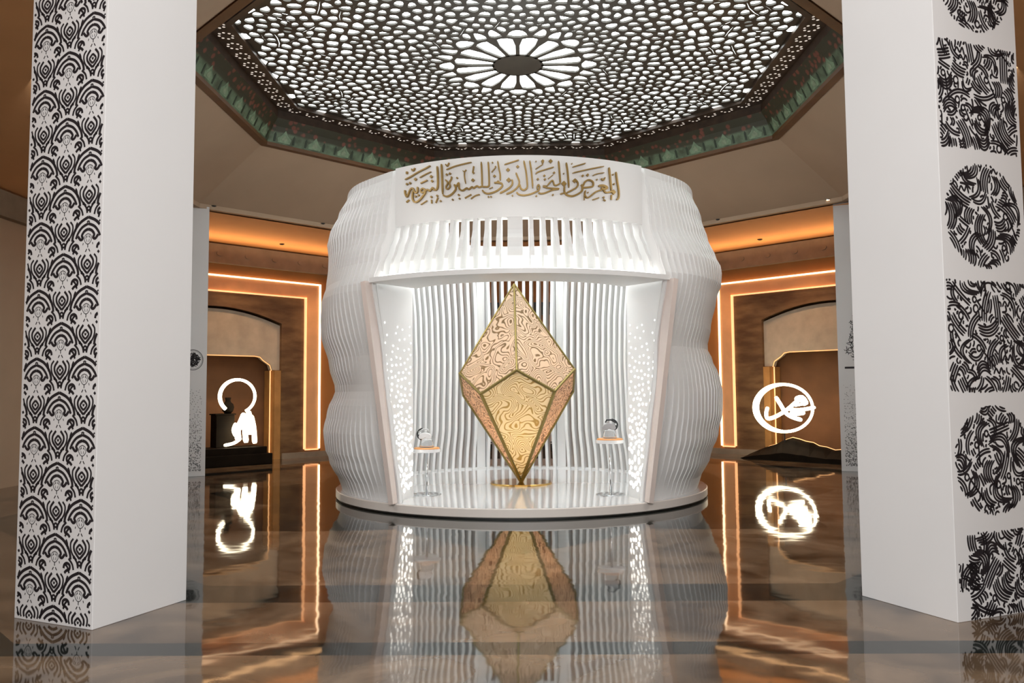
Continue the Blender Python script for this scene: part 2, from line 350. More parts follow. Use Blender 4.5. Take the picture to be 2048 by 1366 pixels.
# ================================================================== glowing frames and arched niches
for s, side, (ao, ai, zo, zi, zb) in ((-1, 'left', (5.27, 5.53, 4.42, 4.08, .21)), (1, 'right', (5.19, 5.43, 4.36, 4.06, .21))):
    fn = diag(s); sd = side
    t = thing('light_frame', fn(AC, 0, 0), 'glowing warm light frame around the arched niche on the %s bay wall' % sd, 'light frame', 'glowing frames around the niches')
    far_o = 2*AC-ao; far_i = 2*AC-ai
    def fr(a0, z0, a1, z1, d0, d1, mb): mb.prism([(a0, z0), (a1, z0), (a1, z1), (a0, z1)], fn, d0, d1)
    mb = MB(); fr(ao, zb, ai, zo, 0, -.03, mb); fr(far_i, zb, far_o, zo, 0, -.03, mb); fr(ai, zi, far_i, zo, 0, -.03, mb)
    mb.build('channel', mat('channel_paint', (.86, .46, .22), .6), t)
    mb = MB(); e = .035; fr(ao-e, zb, ao, zo+e, 0, -.05, mb); fr(far_o, zb, far_o+e, zo+e, 0, -.05, mb); fr(ao, zo, far_o, zo+e, 0, -.05, mb)
    mb.build('outer_strip', glow_s, t)
    mb = MB(); e = .03; fr(ai, zb, ai+e, zi, 0, -.06, mb); fr(far_i-e, zb, far_i, zi, 0, -.06, mb); fr(ai, zi-e, far_i, zi, 0, -.06, mb); fr(ao, zb-.03, ai, zb, 0, -.06, mb)
    mb.build('inner_strip', glow_o, t)
    # arch panel hung in the niche
    tp = thing('arch_panel', fn(AC, 2.5, .1), 'pale stone arched hood panel in the %s niche with a lit lower edge' % sd, 'arch panel', 'stone hoods in the niches')
    poly = [(AC-HW, arch_z(AC-HW)-.04)]
    for i in range(1, 16): a = AC-HW+2*HW*i/16; poly.append((a, arch_z(a)-.05))
    poly += [(AC+HW, arch_z(AC+HW)-.04), (AC+HW, 2.21)]
    low = [(AC+HW-.14, 2.21), (AC+HW-.17, 2.34), (AC+HW-.30, 2.46), (AC+HW-.36, 2.54), (AC+HW-.46, 2.56)]
    low += [(2*AC-a, z) for a, z in reversed(low)]
    poly += low+[(AC-HW, 2.21)]
    mb = MB(); mb.prism(poly, fn, .30, .10); mb.build('panel', archm, tp)
    mb = MB()
    for p, q in zip(low, low[1:]): mb.tube([fn(p[0], p[1]-.015, .14), fn(q[0], q[1]-.015, .14)], .012, 6)
    mb.tube([fn(AC-HW+.14, 2.2, .2), fn(AC-HW+.14, .02, .2)], .016, 6)
    mb.build('light_strip', glow_t, tp)
    mb = MB(); mb.prism([(AC-HW, 0), (AC-HW+.12, 0), (AC-HW+.12, 2.2), (AC-HW, 2.2)], fn, .55, .02); mb.build('jamb', mat('jamb_stone', (.40, .20, .06), .6, var=.2), tp)
    spot_light('bay_lamp', fn(6.9, 5.15, -1.1), 150, (1, .62, .34)); spot_light('bay_lamp', fn(5.4, 5.15, -1.1), 110, (1, .62, .34))

# ------------------------------------------------------------------ left bay display: crescent, script, jar, block, plinth
fnL = lambda a, z, d: diag(-1)(a+.5, z, d)
neon_k = 1.0
def neon_strokes(mb, strokes, fn, d):
    for wd, pts in strokes:
        pts = smooth2(pts); n = len(pts)
        rr = [wd*neon_k/2*(1 if 0 < i < n-1 else .7) for i in range(n)]
        mb.tube([fn(a, z, d) for a, z in pts], rr, 8)
t = thing('neon_ring', fnL(6.5, .5, -.5), 'glowing white open ring standing above the dark stand in the left niche', 'neon ring')
mb = MB(); cz = 1.565; R = 1
pts = []; rr = []
for i in range(49):
    a = math.radians(-62+i*(290/48.)); pts.append(fnL(6.545-.30*math.cos(a), cz+.385*math.sin(a), -.72)); rr.append(.034+.010*max(0, -math.cos(a)))
mb.tube(pts, rr, 8); mb.build('tube', glow_w, t, smooth=True)
mb = MB(); mb.tube([fnL(6.42, 1.2, -.7), fnL(6.42, .50, -.7)], .012, 6); mb.build('stand_rod', mirror_dark, t)
t = thing('neon_script', fnL(6.45, .45, -.7), 'glowing white script sculpture below the ring on the left plinth', 'neon sign')
mb = MB()
neon_strokes(mb, [(.15, [(6.44, 1.17), (6.50, .98), (6.56, .78), (6.54, .56)]), (.12, [(6.33, 1.12), (6.29, .90), (6.27, .68), (6.26, .47)]),
                  (.13, [(6.41, 1.08), (6.43, .80), (6.41, .50)]), (.11, [(6.58, .95), (6.62, .80), (6.58, .66)]), (.07, [(6.50, .60), (6.62, .50), (6.78, .46)]),
                  (.12, [(6.38, 1.22), (6.35, 1.05), (6.35, .68)]), (.10, [(6.50, .84), (6.30, .80)])], fnL, -.78)
mb.build('strokes', glow_w, t, smooth=True)
t = thing('display_plinth', fnL(6.5, 0, -.6), 'low dark stepped plinth carrying the glowing ring in the left niche', 'plinth')
mb = MB(); mb.prism([(6.02, 0), (7.6, 0), (7.6, .24), (6.02, .24)], fnL, -.15, -1.0); mb.prism([(6.10, .24), (7.5, .24), (7.5, .40), (6.10, .40)], fnL, -.2, -.95); mb.build('base', darkst, t, bevel=.01)
mb = MB(); mb.prism([(6.55, .40), (6.86, .40), (6.86, 1.14), (6.55, 1.14)], fnL, -.3, -.6); mb.prism([(6.53, 1.14), (6.88, 1.14), (6.88, 1.17), (6.53, 1.17)], fnL, -.28, -.62); mb.build('block', darkst, t, bevel=.01)
p = fnL(6.62, 1.17, -.45)
mb = MB(); mb.lathe(p, [(.07, 0), (.12, .06), (.14, .14), (.12, .22), (.07, .26), (.055, .30), (.07, .36), (.065, .37)], 24)
setp(mb.build('jar', darkst, smooth=True), 'dark round-bodied jar on the block behind the left glowing ring', 'jar')

# ------------------------------------------------------------------ right bay: crescent with letters above a rock silhouette
neon_k = 1.12
fnR = lambda a, z, d: diag(1)(a+.5, z, d)
t = thing('neon_crescent', fnR(6.1, .4, -.7), 'glowing white crescent ring with brush script inside, above the mountain rock', 'neon sign')
mb = MB(); pts = []; rr = []
for i in range(61):
    a = 2*PI*i/60
    pts.append(fnR(6.12-.50*math.cos(a), 1.20+.55*math.sin(a), -.7)); rr.append(.034+.046*max(0, math.cos(a)))
mb.tube(pts[:-1], rr[:-1], 8, closed=True); mb.build('ring', glow_w, t, smooth=True)
mb = MB()
neon_strokes(mb, [(.085, [(6.01, 1.46), (6.10, 1.26), (6.17, 1.10), (6.28, 1.0), (6.45, .93)]), (.08, [(5.86, 1.22), (5.83, 1.06), (5.86, .95), (6.0, 1.0), (6.2, 1.16), (6.36, 1.34), (6.46, 1.44)]),
                  (.14, [(6.36, 1.38), (6.46, 1.42), (6.53, 1.28)]), (.075, [(6.24, 1.17), (6.42, 1.16), (6.68, 1.22)]), (.09, [(6.26, 1.08), (6.40, 1.08), (6.50, 1.10)]), (.08, [(6.34, 1.26), (6.5, 1.30)])], fnR, -.76)
mb.build('script', glow_w, t, smooth=True)
mb = MB(); mb.tube([fnR(6.12, .68, -.68), fnR(6.12, .05, -.68)], .014, 6); mb.build('stand_rod', mirror_dark, t)
rk = [(5.40, .0), (5.47, .10), (5.60, .18), (5.75, .27), (5.95, .36), (6.05, .44), (6.17, .50), (6.28, .47), (6.40, .42), (6.52, .40), (6.62, .33), (6.74, .31), (6.88, .25), (7.05, .28), (7.2, .24), (7.5, .12), (7.7, 0)]
t = thing('mountain_rock', fnR(6.4, 0, -.5), 'dark mountain-shaped rock with a glowing ridge below the crescent sign', 'rock sculpture')
mb = MB()
n = len(rk); lay = [(-.25, .55), (-.42, 1.0), (-.62, .97), (-.95, .35)]
for (d, sc_) in lay: mb.v += [tuple(fnR(a, max(0, z*sc_), d)) for a, z in rk]
for j in range(3): mb.f += [(j*n+i, j*n+i+1, (j+1)*n+i+1, (j+1)*n+i) for i in range(n-1)]
mb.f += [tuple(range(n)), tuple(range(3*n, 4*n)), tuple(j*n for j in range(4)), tuple(j*n+n-1 for j in range(4))]
mb.build('rock', darkst, t)
mb = MB(); mb.tube([fnR(a, z+.005, -.415) for a, z in rk[1:-2]], .011, 6); mb.build('ridge_light', glow_t, t)

# ------------------------------------------------------------------ back bay seen between the slats
t = thing('stage_screen', (CX, CY+AP-.1, 0), 'pale wall screen under a black header, seen between the pavilion slats', 'screen')
mb = MB(); mb.box((CX, CY+AP-.06, 1.45), (3.6, .08, 2.5)); mb.build('panel', mauve, t)
mb = MB(); mb.box((CX, CY+AP-.12, 3.92), (4.6, .22, .34)); mb.box((CX-2.2, CY+AP-.12, 1.9), (.2, .2, 3.7)); mb.box((CX+2.2, CY+AP-.12, 1.9), (.2, .2, 3.7)); mb.box((CX, CY+AP-.1, .1), (4.2, .16, .2)); mb.build('black_frame', blk, t)
spot_light('bay_lamp', (CX, CY+AP-1.4, 5.15), 300, (1, .66, .40))

# ------------------------------------------------------------------ small ceiling fittings
def fitting(name, p, r, lit, label, cat, grp):
    t = thing(name, p, label, cat, grp)
    mb = MB(); mb.lathe(p, [(r, 0), (r, -.012), (r*.72, -.016)], 20); mb.build('bezel', mirror_dark if not lit else chrome, t)
    mb = MB(); mb.lathe((p[0], p[1], p[2]-.0165), [(r*.66, 0), (r*.6, -.008)], 16); mb.build('lens', glow_s if lit else darkpl, t)
for s, sd in ((-1, 'left'), (1, 'right')):
    fn = diag(s)
    for a, w_ in ((6.30, 'nearer the white column'), (4.9, 'nearer the pavilion')):
        q = fn(a, 0, -.75); u = Vector((q.x-CX, q.y-CY)); 
        ap = abs(u.x)*.7071+abs(u.y)*.7071; zc = 5.34-.14*(ap-7.1*.9239)/(AP-7.1*.9239)
        fitting('downlight', (q.x, q.y, zc), .06, False, 'small dark round downlight in the orange soffit of the %s bay, %s' % (sd, w_), 'downlight', 'downlights in the bay soffits')
    for a, lit, w_ in ((6.2, s > 0, 'by the rear column'), (4.42, False, 'by the pavilion')):
        P = Vector((CX+s*(a+.02), 22.25-a-.02, 5.445)); 
        fitting('rim_spotlight', P, .05, lit, '%s recessed spotlight on the %s ceiling edge, %s' % ('lit' if lit else 'unlit', sd, w_), 'spotlight', 'spotlights along the ceiling edge')

# ================================================================== skylight
t = thing('lattice_skylight', (CX, CY, 7.1), 'octagonal dark lattice skylight with bright openings and green painted cove', 'skylight')
RG = 4.56
rnd = random.Random(4)
def wedge_points():
    A = PI/8; pts = [(0, 0)]
    fixed = [(.75, A), (.75, 0), (.42, A/2*0)]
    P = [(.86, A*.5)]
    # rosettes: ring of cells round a centre cell
    cent = [(1.62, 0), (2.55, A), (3.45, 0), (3.75, A*.98)]
    raw = []
    def add(x, y, mind):
        for (u, v) in raw:
            if (u-x)**2+(v-y)**2 < mind*mind: return False
        # mirrors
        for a in (0, A):
            c2, s2 = math.cos(2*a), math.sin(2*a); mx, my = c2*x+s2*y, s2*x-c2*y
            d = math.hypot(mx-x, my-y)
            if 1e-4 < d < mind: return False
        raw.append((x, y)); return True
    for r_, a in P: raw.append((r_*math.cos(a), r_*math.sin(a)))
    for r_, a in cent:
        cx_, cy_ = r_*math.cos(a), r_*math.sin(a); raw.append((cx_, cy_))
        k8 = 8
        for rr_, nn, ph in ((.19, 8, .5), (.36, 8, 0)):
            for k in range(nn):
                b = a+2*PI*(k+ph)/nn; x, y = cx_+rr_*math.cos(b), cy_+rr_*math.sin(b)
                th = math.atan2(y, x)
                if -1e-3 <= th <= A+1e-3: add(x, y, .10)
    for r_ in (1.18, 1.30):
        pass
    for mind in (.20, .185, .17, .155):
        for _ in range(4000):
            a = rnd.random()*A; r_ = math.sqrt(rnd.uniform(1.32**2, 4.75**2)); x, y = r_*math.cos(a), r_*math.sin(a)
            # snap near mirror lines
            if y < .07: y = 0
            c2, s2 = math.cos(A), math.sin(A); dl = x*s2-y*c2
            if 0 < dl < .07: x, y = x-dl*s2, y+dl*c2
            add(x, y, mind)
    full = [(0, 0)]
    for (x, y) in raw:
        for k in range(8):
            for mir in (0, 1):
                yy = -y if mir else y; b = k*PI/4
                q = (x*math.cos(b)-yy*math.sin(b), x*math.sin(b)+yy*math.cos(b))
                full.append(q)
    seen = set(); out = []
    for q in full:
        key = (round(q[0]*30), round(q[1]*30))
        if any((key[0]+i, key[1]+j) in seen for i in (-1, 0, 1) for j in (-1, 0, 1)): continue
        seen.add(key); out.append(q)
    return out
pts = wedge_points()
ap = RG*math.cos(PI/8)
OCTN = [(math.cos(k*PI/4), math.sin(k*PI/4)) for k in range(8)]
def clip(poly, nx, ny, d):
    out = []
    for i in range(len(poly)):
        a = poly[i]; b = poly[(i+1) % len(poly)]; da = a[0]*nx+a[1]*ny-d; db = b[0]*nx+b[1]*ny-d
        if da <= 0: out.append(a)
        if da*db < 0: t_ = da/(da-db); out.append((a[0]+(b[0]-a[0])*t_, a[1]+(b[1]-a[1])*t_))
    return out
grid = {}
for i, p in enumerate(pts): grid.setdefault((int(p[0]//.5), int(p[1]//.5)), []).append(i)
mb = MB(); zl = 7.09; th = .03
for i, p in enumerate(pts):
    if max(p[0]*a+p[1]*b for a, b in OCTN) > ap+.02: continue
    big = 1.0 if math.hypot(*p) < 1.3 else .5
    poly = [(p[0]-big, p[1]-big), (p[0]+big, p[1]-big), (p[0]+big, p[1]+big), (p[0]-big, p[1]+big)]
    gx, gy = int(p[0]//.5), int(p[1]//.5); near = []
    for u in range(-3, 4):
        for v in range(-3, 4): near += grid.get((gx+u, gy+v), [])
    near = sorted((j for j in near if j != i), key=lambda j: (pts[j][0]-p[0])**2+(pts[j][1]-p[1])**2)[:26]
    for j in near:
        dx, dy = pts[j][0]-p[0], pts[j][1]-p[1]; l = math.hypot(dx, dy)
        poly = clip(poly, dx/l, dy/l, (dx*(p[0]+pts[j][0])/2+dy*(p[1]+pts[j][1])/2)/l)
    for a, b in OCTN: poly = clip(poly, a, b, ap)
    q = [poly[k] for k in range(len(poly)) if math.hypot(poly[k][0]-poly[k-1][0], poly[k][1]-poly[k-1][1]) > .012]
    if len(q) < 3: continue
    cx_ = sum(a for a, b in q)/len(q); cy_ = sum(b for a, b in q)/len(q)
    hole = list(q)
    # inset by half a bar width
    ins = q
    for k in range(len(q)):
        a, b = q[k], q[(k+1) % len(q)]; ex, ey = b[0]-a[0], b[1]-a[1]; l = math.hypot(ex, ey); nx, ny = ey/l, -ex/l
        ins = clip(ins, nx, ny, nx*a[0]+ny*a[1]-.034)
    ins = [ins[k] for k in range(len(ins)) if math.hypot(ins[k][0]-ins[k-1][0], ins[k][1]-ins[k-1][1]) > .004]
    n = len(q)
    ar_ = abs(sum(ins[k-1][0]*ins[k][1]-ins[k][0]*ins[k-1][1] for k in range(len(ins))))/2 if len(ins) > 2 else 0
    pe_ = sum(math.hypot(ins[k][0]-ins[k-1][0], ins[k][1]-ins[k-1][1]) for k in range(len(ins))) or 1
    if len(ins) < 3 or (ar_/pe_**2 < .043 and math.hypot(*p) > 1.2):
        mb.add([(CX+a, CY+b, zl) for a, b in q], [tuple(range(n))]); continue
    # rounded hole sampled by rays from the centre, outer ring on the cell at the same angles plus the corners
    icx = sum(a for a, b in ins)/len(ins); icy = sum(b for a, b in ins)/len(ins)
    ch = []
    for k in range(len(ins)):
        a, b = ins[k], ins[(k+1) % len(ins)]; ch += [(lerp(a[0], b[0], .27), lerp(a[1], b[1], .27)), (lerp(a[0], b[0], .73), lerp(a[1], b[1], .73))]
    def rayhit(polyg, th_):
        dx, dy = math.cos(th_), math.sin(th_); best = None
        for k in range(len(polyg)):
            a, b = polyg[k], polyg[(k+1) % len(polyg)]; ex, ey = b[0]-a[0], b[1]-a[1]
            den = dx*ey-dy*ex
            if abs(den) < 1e-9: continue
            t_ = ((a[0]-icx)*ey-(a[1]-icy)*ex)/den; u_ = ((a[0]-icx)*dy-(a[1]-icy)*dx)/den
            if t_ > 0 and -1e-6 <= u_ <= 1+1e-6 and (best is None or t_ < best): best = t_
        return None if best is None else (icx+dx*best, icy+dy*best)
    angs = sorted([math.atan2(b-icy, a-icx) for a, b in q]+[math.atan2(b-icy, a-icx) for a, b in ch])
    O = []; I = []
    for t_ in angs:
        o_ = rayhit(q, t_); h_ = rayhit(ch, t_)
        if o_ and h_: O.append(o_); I.append(h_)
    k_ = len(O)
    V = [(CX+a, CY+b, zl) for a, b in O]+[(CX+a, CY+b, zl) for a, b in I]+[(CX+a, CY+b, zl+th) for a, b in I]
    Fs = []
    for k in range(k_):
        j = (k+1) % k_; Fs += [(k, j, k_+j, k_+k), (k_+k, k_+j, 2*k_+j, 2*k_+k)]
    mb.add(V, Fs)
mb.build('lattice', latm, t, recalc=False)
mb = MB(); mb.add([octv(RG+.3, 7.27, k) for k in range(8)], [tuple(range(8))]); mb.build('light_panel', skyp, t, recalc=False)
mb = MB(); octring(mb, RG+.3, 7.27, RG+.02, 7.12); mb.build('reveal', latm, t, recalc=False)
mb = MB(); octring(mb, RG-.01, 7.09, RG-.01, 7.03); octring(mb, RG-.01, 7.03, RG+.09, 7.03); octring(mb, RG+.09, 7.03, RG+.09, 7.08)
octring(mb, RG+.09, 7.08, 5.02, 7.08); octring(mb, 5.02, 7.08, 5.02, 6.93)
mb.build('rosette_band', bandm, t, recalc=False)
for k in range(8):
    A_ = Vector(octv((RG+5.08)/2, 7.078, k)); B_ = Vector(octv((RG+5.08)/2, 7.078, k+1))
    for i in range(10):
        p = A_.lerp(B_, (i+.5)/10); mb = MB()
        for j in range(8):
            a = 2*PI*j/8; c_ = p+Vector((math.cos(a)*.105, math.sin(a)*.105, 0))
            mb.add([(c_.x+.024*math.cos(q_*PI/3), c_.y+.024*math.sin(q_*PI/3), c_.z) for q_ in range(6)], [(0, 1, 2, 3, 4, 5)])
        mb.build('rosette', holeg, t, recalc=False)
mb = MB(); octring(mb, 5.27, 6.50, 5.13, 6.80); octring(mb, 5.13, 6.80, 5.02, 6.93); mb.build('cove', covem, t, recalc=False)
mb = MB(); octring(mb, 5.42, 6.47, 5.42, 6.43); octring(mb, 5.42, 6.43, 5.27, 6.43); octring(mb, 5.27, 6.43, 5.27, 6.51); mb.build('rim', rimm, t, recalc=False)
# painted niches and ogee medallions of the cove
cvp = mat('cove_pale', (.20, .26, .17), .6, var=.2, vs=20)
mb = MB()
for k in range(8):
    A_ = Vector(octv(5.27, 6.50, k)); B_ = Vector(octv(5.27, 6.50, k+1)); A2 = Vector(octv(5.13, 6.80, k)); B2 = Vector(octv(5.13, 6.80, k+1))
    e = (B_-A_).normalized(); up = ((A2+B2)/2-(A_+B_)/2).normalized(); nn = e.cross(up).normalized()
    mid = (A_+B_)/2
    if nn.dot(Vector((CX, CY, 6.3))-mid) < 0: nn = -nn
    Lh = (B_-A_).length
    fnc = lambda u, v, d: A_+e*u+up*v+nn*d
    nc = 6; p_ = Lh/nc
    for i in range(nc):
        u0 = (i+.5)*p_
        for du in (-.30*p_, .30*p_):
            u = u0+du-.0
            mb.prism([(u-.022, .03), (u+.022, .03), (u+.022, .17), (u, .21), (u-.022, .17)], fnc, .001, .006)
        mo = MB(); mr = MB()
        mo.prism([(u0-.13, .03), (u0+.13, .03), (u0+.15, .11), (u0+.07, .17), (u0, .27), (u0-.07, .17), (u0-.15, .11)], fnc, .001, .005)
        mr.prism([(u0-.05, .06), (u0+.05, .06), (u0+.06, .11), (u0, .18), (u0-.06, .11)], fnc, .005, .009)
        md_ = mo.build('medallion', ogm, t); mr.build('medallion_centre', cvp, md_)
mb.build('painted_niches', mat('cove_dark', (.02, .035, .02), .6), t)

# traced lettering (arc position, height) on the header and silhouette radii of the shell
LETTERS= [[0.016,[[-1.632,4.529],[-1.524,4.557],[-1.401,4.6],[-1.295,4.63],[-1.212,4.66]]],[0.024,[[-1.603,4.603],[-1.599,4.636]]],[0.015,[[-1.517,4.662],[-1.493,4.628],[-1.462,4.665]]],[0.012,[[-1.38,4.519],[-1.289,4.551],[-1.199,4.576]]],[0.039,[[-1.451,4.507]]],[0.017,[[-1.364,4.439],[-1.26,4.467]]],[0.039,[[-1.196,4.509]]],[0.034,[[-1.184,4.447]]],[0.031,[[-1.599,4.462]]],[0.031,[[-1.545,4.468]]],[0.02,[[-1.633,4.383],[-1.632,4.338],[-1.602,4.286],[-1.577,4.313],[-1.545,4.37],[-1.503,4.392],[-1.472,4.349],[-1.455,4.321],[-1.421,4.325],[-1.417,4.397]]],[0.021,[[-1.496,4.352],[-1.503,4.269],[-1.489,4.218],[-1.448,4.19],[-1.387,4.21],[-1.321,4.268],[-1.289,4.314],[-1.321,4.362],[-1.361,4.345],[-1.347,4.31],[-1.295,4.315]]],[0.029,[[-1.451,4.271]]],[0.029,[[-1.401,4.281]]],[0.022,[[-1.295,4.326],[-1.25,4.337],[-1.218,4.316],[-1.174,4.355],[-1.156,4.326],[-1.119,4.322],[-1.097,4.369],[-1.097,4.522],[-1.106,4.638]]],[0.021,[[-0.857,4.366],[-0.837,4.332],[-0.84,4.289],[-0.898,4.234],[-0.968,4.213],[-1.019,4.24]]],[0.022,[[-1.042,4.661],[-1.033,4.515],[-1.025,4.252]]],[0.017,[[-0.982,4.444],[-0.95,4.397],[-0.974,4.345],[-0.956,4.31],[-0.915,4.345],[-0.926,4.395],[-0.897,4.446],[-0.897,4.479]]],[0.031,[[-0.964,4.51]]],[0.031,[[-0.917,4.519]]],[0.016,[[-0.982,4.654],[-0.955,4.624],[-0.929,4.668]]],[0.015,[[-0.97,4.576],[-0.862,4.606],[-0.781,4.621],[-0.614,4.645]]],[0.018,[[-1.606,4.211],[-1.563,4.236]]],[0.01,[[-1.361,4.146],[-1.263,4.19]]],[0.029,[[-1.196,4.232]]],[0.013,[[-1.193,4.193],[-1.19,4.143]]],[0.029,[[-1.106,4.238]]],[0.013,[[-1.094,4.215],[-1.128,4.142]]],[0.024,[[-1.055,4.162]]],[0.018,[[-0.88,4.168]]],[0.02,[[-0.85,4.366],[-0.827,4.337],[-0.793,4.383],[-0.787,4.312],[-0.764,4.283],[-0.731,4.275],[-0.68,4.303],[-0.652,4.285],[-0.608,4.314],[-0.586,4.297],[-0.542,4.321],[-0.509,4.303],[-0.476,4.312],[-0.444,4.305],[-0.39,4.307],[-0.379,4.355],[-0.383,4.517],[-0.39,4.636]]],[0.02,[[-0.483,4.641],[-0.475,4.468],[-0.473,4.317]]],[0.021,[[-0.314,4.353],[-0.271,4.351],[-0.213,4.338],[-0.213,4.295],[-0.288,4.239],[-0.39,4.211],[-0.444,4.23],[-0.471,4.263]]],[0.042,[[-0.261,4.361]]],[0.019,[[-0.264,4.641],[-0.249,4.538],[-0.233,4.457],[-0.234,4.382]]],[0.026,[[-0.815,4.45]]],[0.012,[[-0.735,4.541],[-0.713,4.517],[-0.713,4.468],[-0.696,4.364]]],[0.012,[[-0.713,4.522],[-0.687,4.55]]],[0.016,[[-0.584,4.589],[-0.598,4.508]]],[0.031,[[-0.59,4.502]]],[0.045,[[-0.596,4.403]]],[0.021,[[-0.334,4.623]]],[0.012,[[-0.346,4.494],[-0.292,4.556]]],[0.021,[[-0.294,4.567]]],[0.037,[[-0.308,4.441]]],[0.029,[[-0.793,4.22]]],[0.026,[[-0.782,4.17]]],[0.024,[[-0.879,4.162]]],[0.015,[[-0.708,4.17],[-0.619,4.213]]],[0.014,[[-0.625,4.154],[-0.564,4.193],[-0.504,4.206]]],[0.024,[[-0.388,4.168]]],[0.024,[[-0.355,4.169]]],[0.01,[[-0.379,4.275],[-0.331,4.294]]],[0.015,[[-0.178,4.59],[-0.077,4.62],[0.013,4.648]]],[0.047,[[-0.131,4.519]]],[0.039,[[-0.004,4.559]]],[0.058,[[-0.122,4.384]]],[0.021,[[-0.079,4.389],[-0.074,4.335],[-0.106,4.287],[-0.176,4.241],[-0.239,4.21]]],[0.02,[[-0.028,4.479],[-0.005,4.42],[0.016,4.355],[-0.006,4.291],[-0.07,4.233],[-0.155,4.197]]],[0.021,[[0.076,4.639],[0.102,4.505],[0.116,4.371],[0.116,4.28],[0.073,4.247],[0.036,4.269],[0.021,4.323]]],[0.02,[[0.153,4.639],[0.176,4.478],[0.19,4.274]]],[0.019,[[-0.022,4.221],[0.009,4.189],[0.078,4.178],[0.162,4.194],[0.237,4.227],[0.269,4.248],[0.28,4.291],[0.264,4.318],[0.248,4.291],[0.253,4.254]]],[0.019,[[0.263,4.216],[0.295,4.201],[0.354,4.212],[0.446,4.252],[0.538,4.271],[0.397,4.278],[0.323,4.298]]],[0.026,[[0.323,4.298],[0.371,4.299]]],[0.018,[[0.376,4.304],[0.447,4.381],[0.473,4.323],[0.506,4.319],[0.555,4.348]]],[0.021,[[0.534,4.643],[0.546,4.487],[0.555,4.353]]],[0.015,[[0.228,4.463],[0.266,4.49],[0.362,4.524],[0.471,4.56]]],[0.01,[[0.229,4.527],[0.326,4.593]]],[0.039,[[0.323,4.636]]],[0.029,[[0.323,4.615]]],[0.05,[[0.428,4.637]]],[0.031,[[0.257,4.393]]],[0.031,[[0.343,4.44]]],[0.031,[[0.35,4.392]]],[0.009,[[0.393,4.401],[0.459,4.457]]],[0.031,[[0.472,4.484]]],[0.018,[[0.235,4.629]]],[0.024,[[0.236,4.168]]],[0.026,[[0.453,4.188]]],[0.021,[[-0.075,4.174]]],[0.068,[[0.602,4.344]]],[0.022,[[0.61,4.312],[0.609,4.237],[0.641,4.195],[0.713,4.182],[0.792,4.214],[0.85,4.261],[0.856,4.315],[0.842,4.347]]],[0.021,[[0.638,4.627],[0.656,4.493],[0.67,4.294]]],[0.052,[[0.749,4.39]]],[0.019,[[0.75,4.417],[0.794,4.365],[0.782,4.311],[0.714,4.263],[0.636,4.222]]],[0.02,[[0.868,4.327],[0.892,4.383],[0.95,4.415],[1.009,4.392],[1.008,4.338],[0.949,4.317],[0.868,4.305],[0.851,4.315]]],[0.018,[[0.902,4.27],[0.889,4.22],[0.912,4.178],[0.947,4.181],[1.006,4.229],[1.066,4.272],[1.14,4.294]]],[0.031,[[1.092,4.345],[1.159,4.356],[1.221,4.335],[1.164,4.308],[1.134,4.327]]],[0.021,[[1.164,4.297],[1.201,4.267],[1.257,4.278],[1.302,4.299]]],[0.022,[[1.257,4.614],[1.273,4.461],[1.29,4.298]]],[0.063,[[1.321,4.285]]],[0.014,[[1.289,4.243],[1.284,4.177]]],[0.02,[[1.366,4.566],[1.383,4.446],[1.407,4.311],[1.402,4.222],[1.372,4.185]]],[0.014,[[0.724,4.572],[0.809,4.602],[0.907,4.637]]],[0.015,[[0.723,4.491],[0.894,4.543],[1.176,4.621]]],[0.012,[[1.01,4.479],[1.07,4.507],[1.18,4.534]]],[0.031,[[0.864,4.465]]],[0.037,[[0.934,4.481]]],[0.016,[[0.716,4.618]]],[0.021,[[1.069,4.43]]],[0.018,[[0.601,4.479]]],[0.021,[[1.319,4.524]]],[0.024,[[1.33,4.396]]],[0.018,[[0.936,4.245]]],[0.016,[[1.136,4.455],[1.163,4.428],[1.192,4.472]]],[0.014,[[1.005,4.152],[1.095,4.187]]],[0.026,[[1.166,4.198]]],[0.014,[[1.162,4.171],[1.193,4.152]]],[0.016,[[0.554,4.202],[0.603,4.22]]],[0.009,[[0.883,4.209],[0.882,4.138]]]]
PROF_L= [(0.07,2.859),(0.22,2.921),(0.59,3.09),(0.79,3.159),(1.04,3.183),(1.33,3.125),(1.66,3.006),(2.03,3.1),(2.52,3.225),(2.74,3.234),(3.02,3.221),(3.26,3.155),(3.54,3.126),(3.74,3.12),(3.93,3.144),(4.11,3.1),(4.35,2.986),(4.68,2.833)]
PROF_R= [(0.08,2.817),(0.23,2.873),(0.63,3.047),(0.95,3.166),(1.31,3.241),(1.59,3.247),(1.84,3.201),(2.07,3.109),(2.27,3.031),(2.58,3.091),(3.04,3.184),(3.26,3.264),(3.46,3.277),(3.72,3.178),(3.92,3.084),(4.29,2.985),(4.66,2.855)]
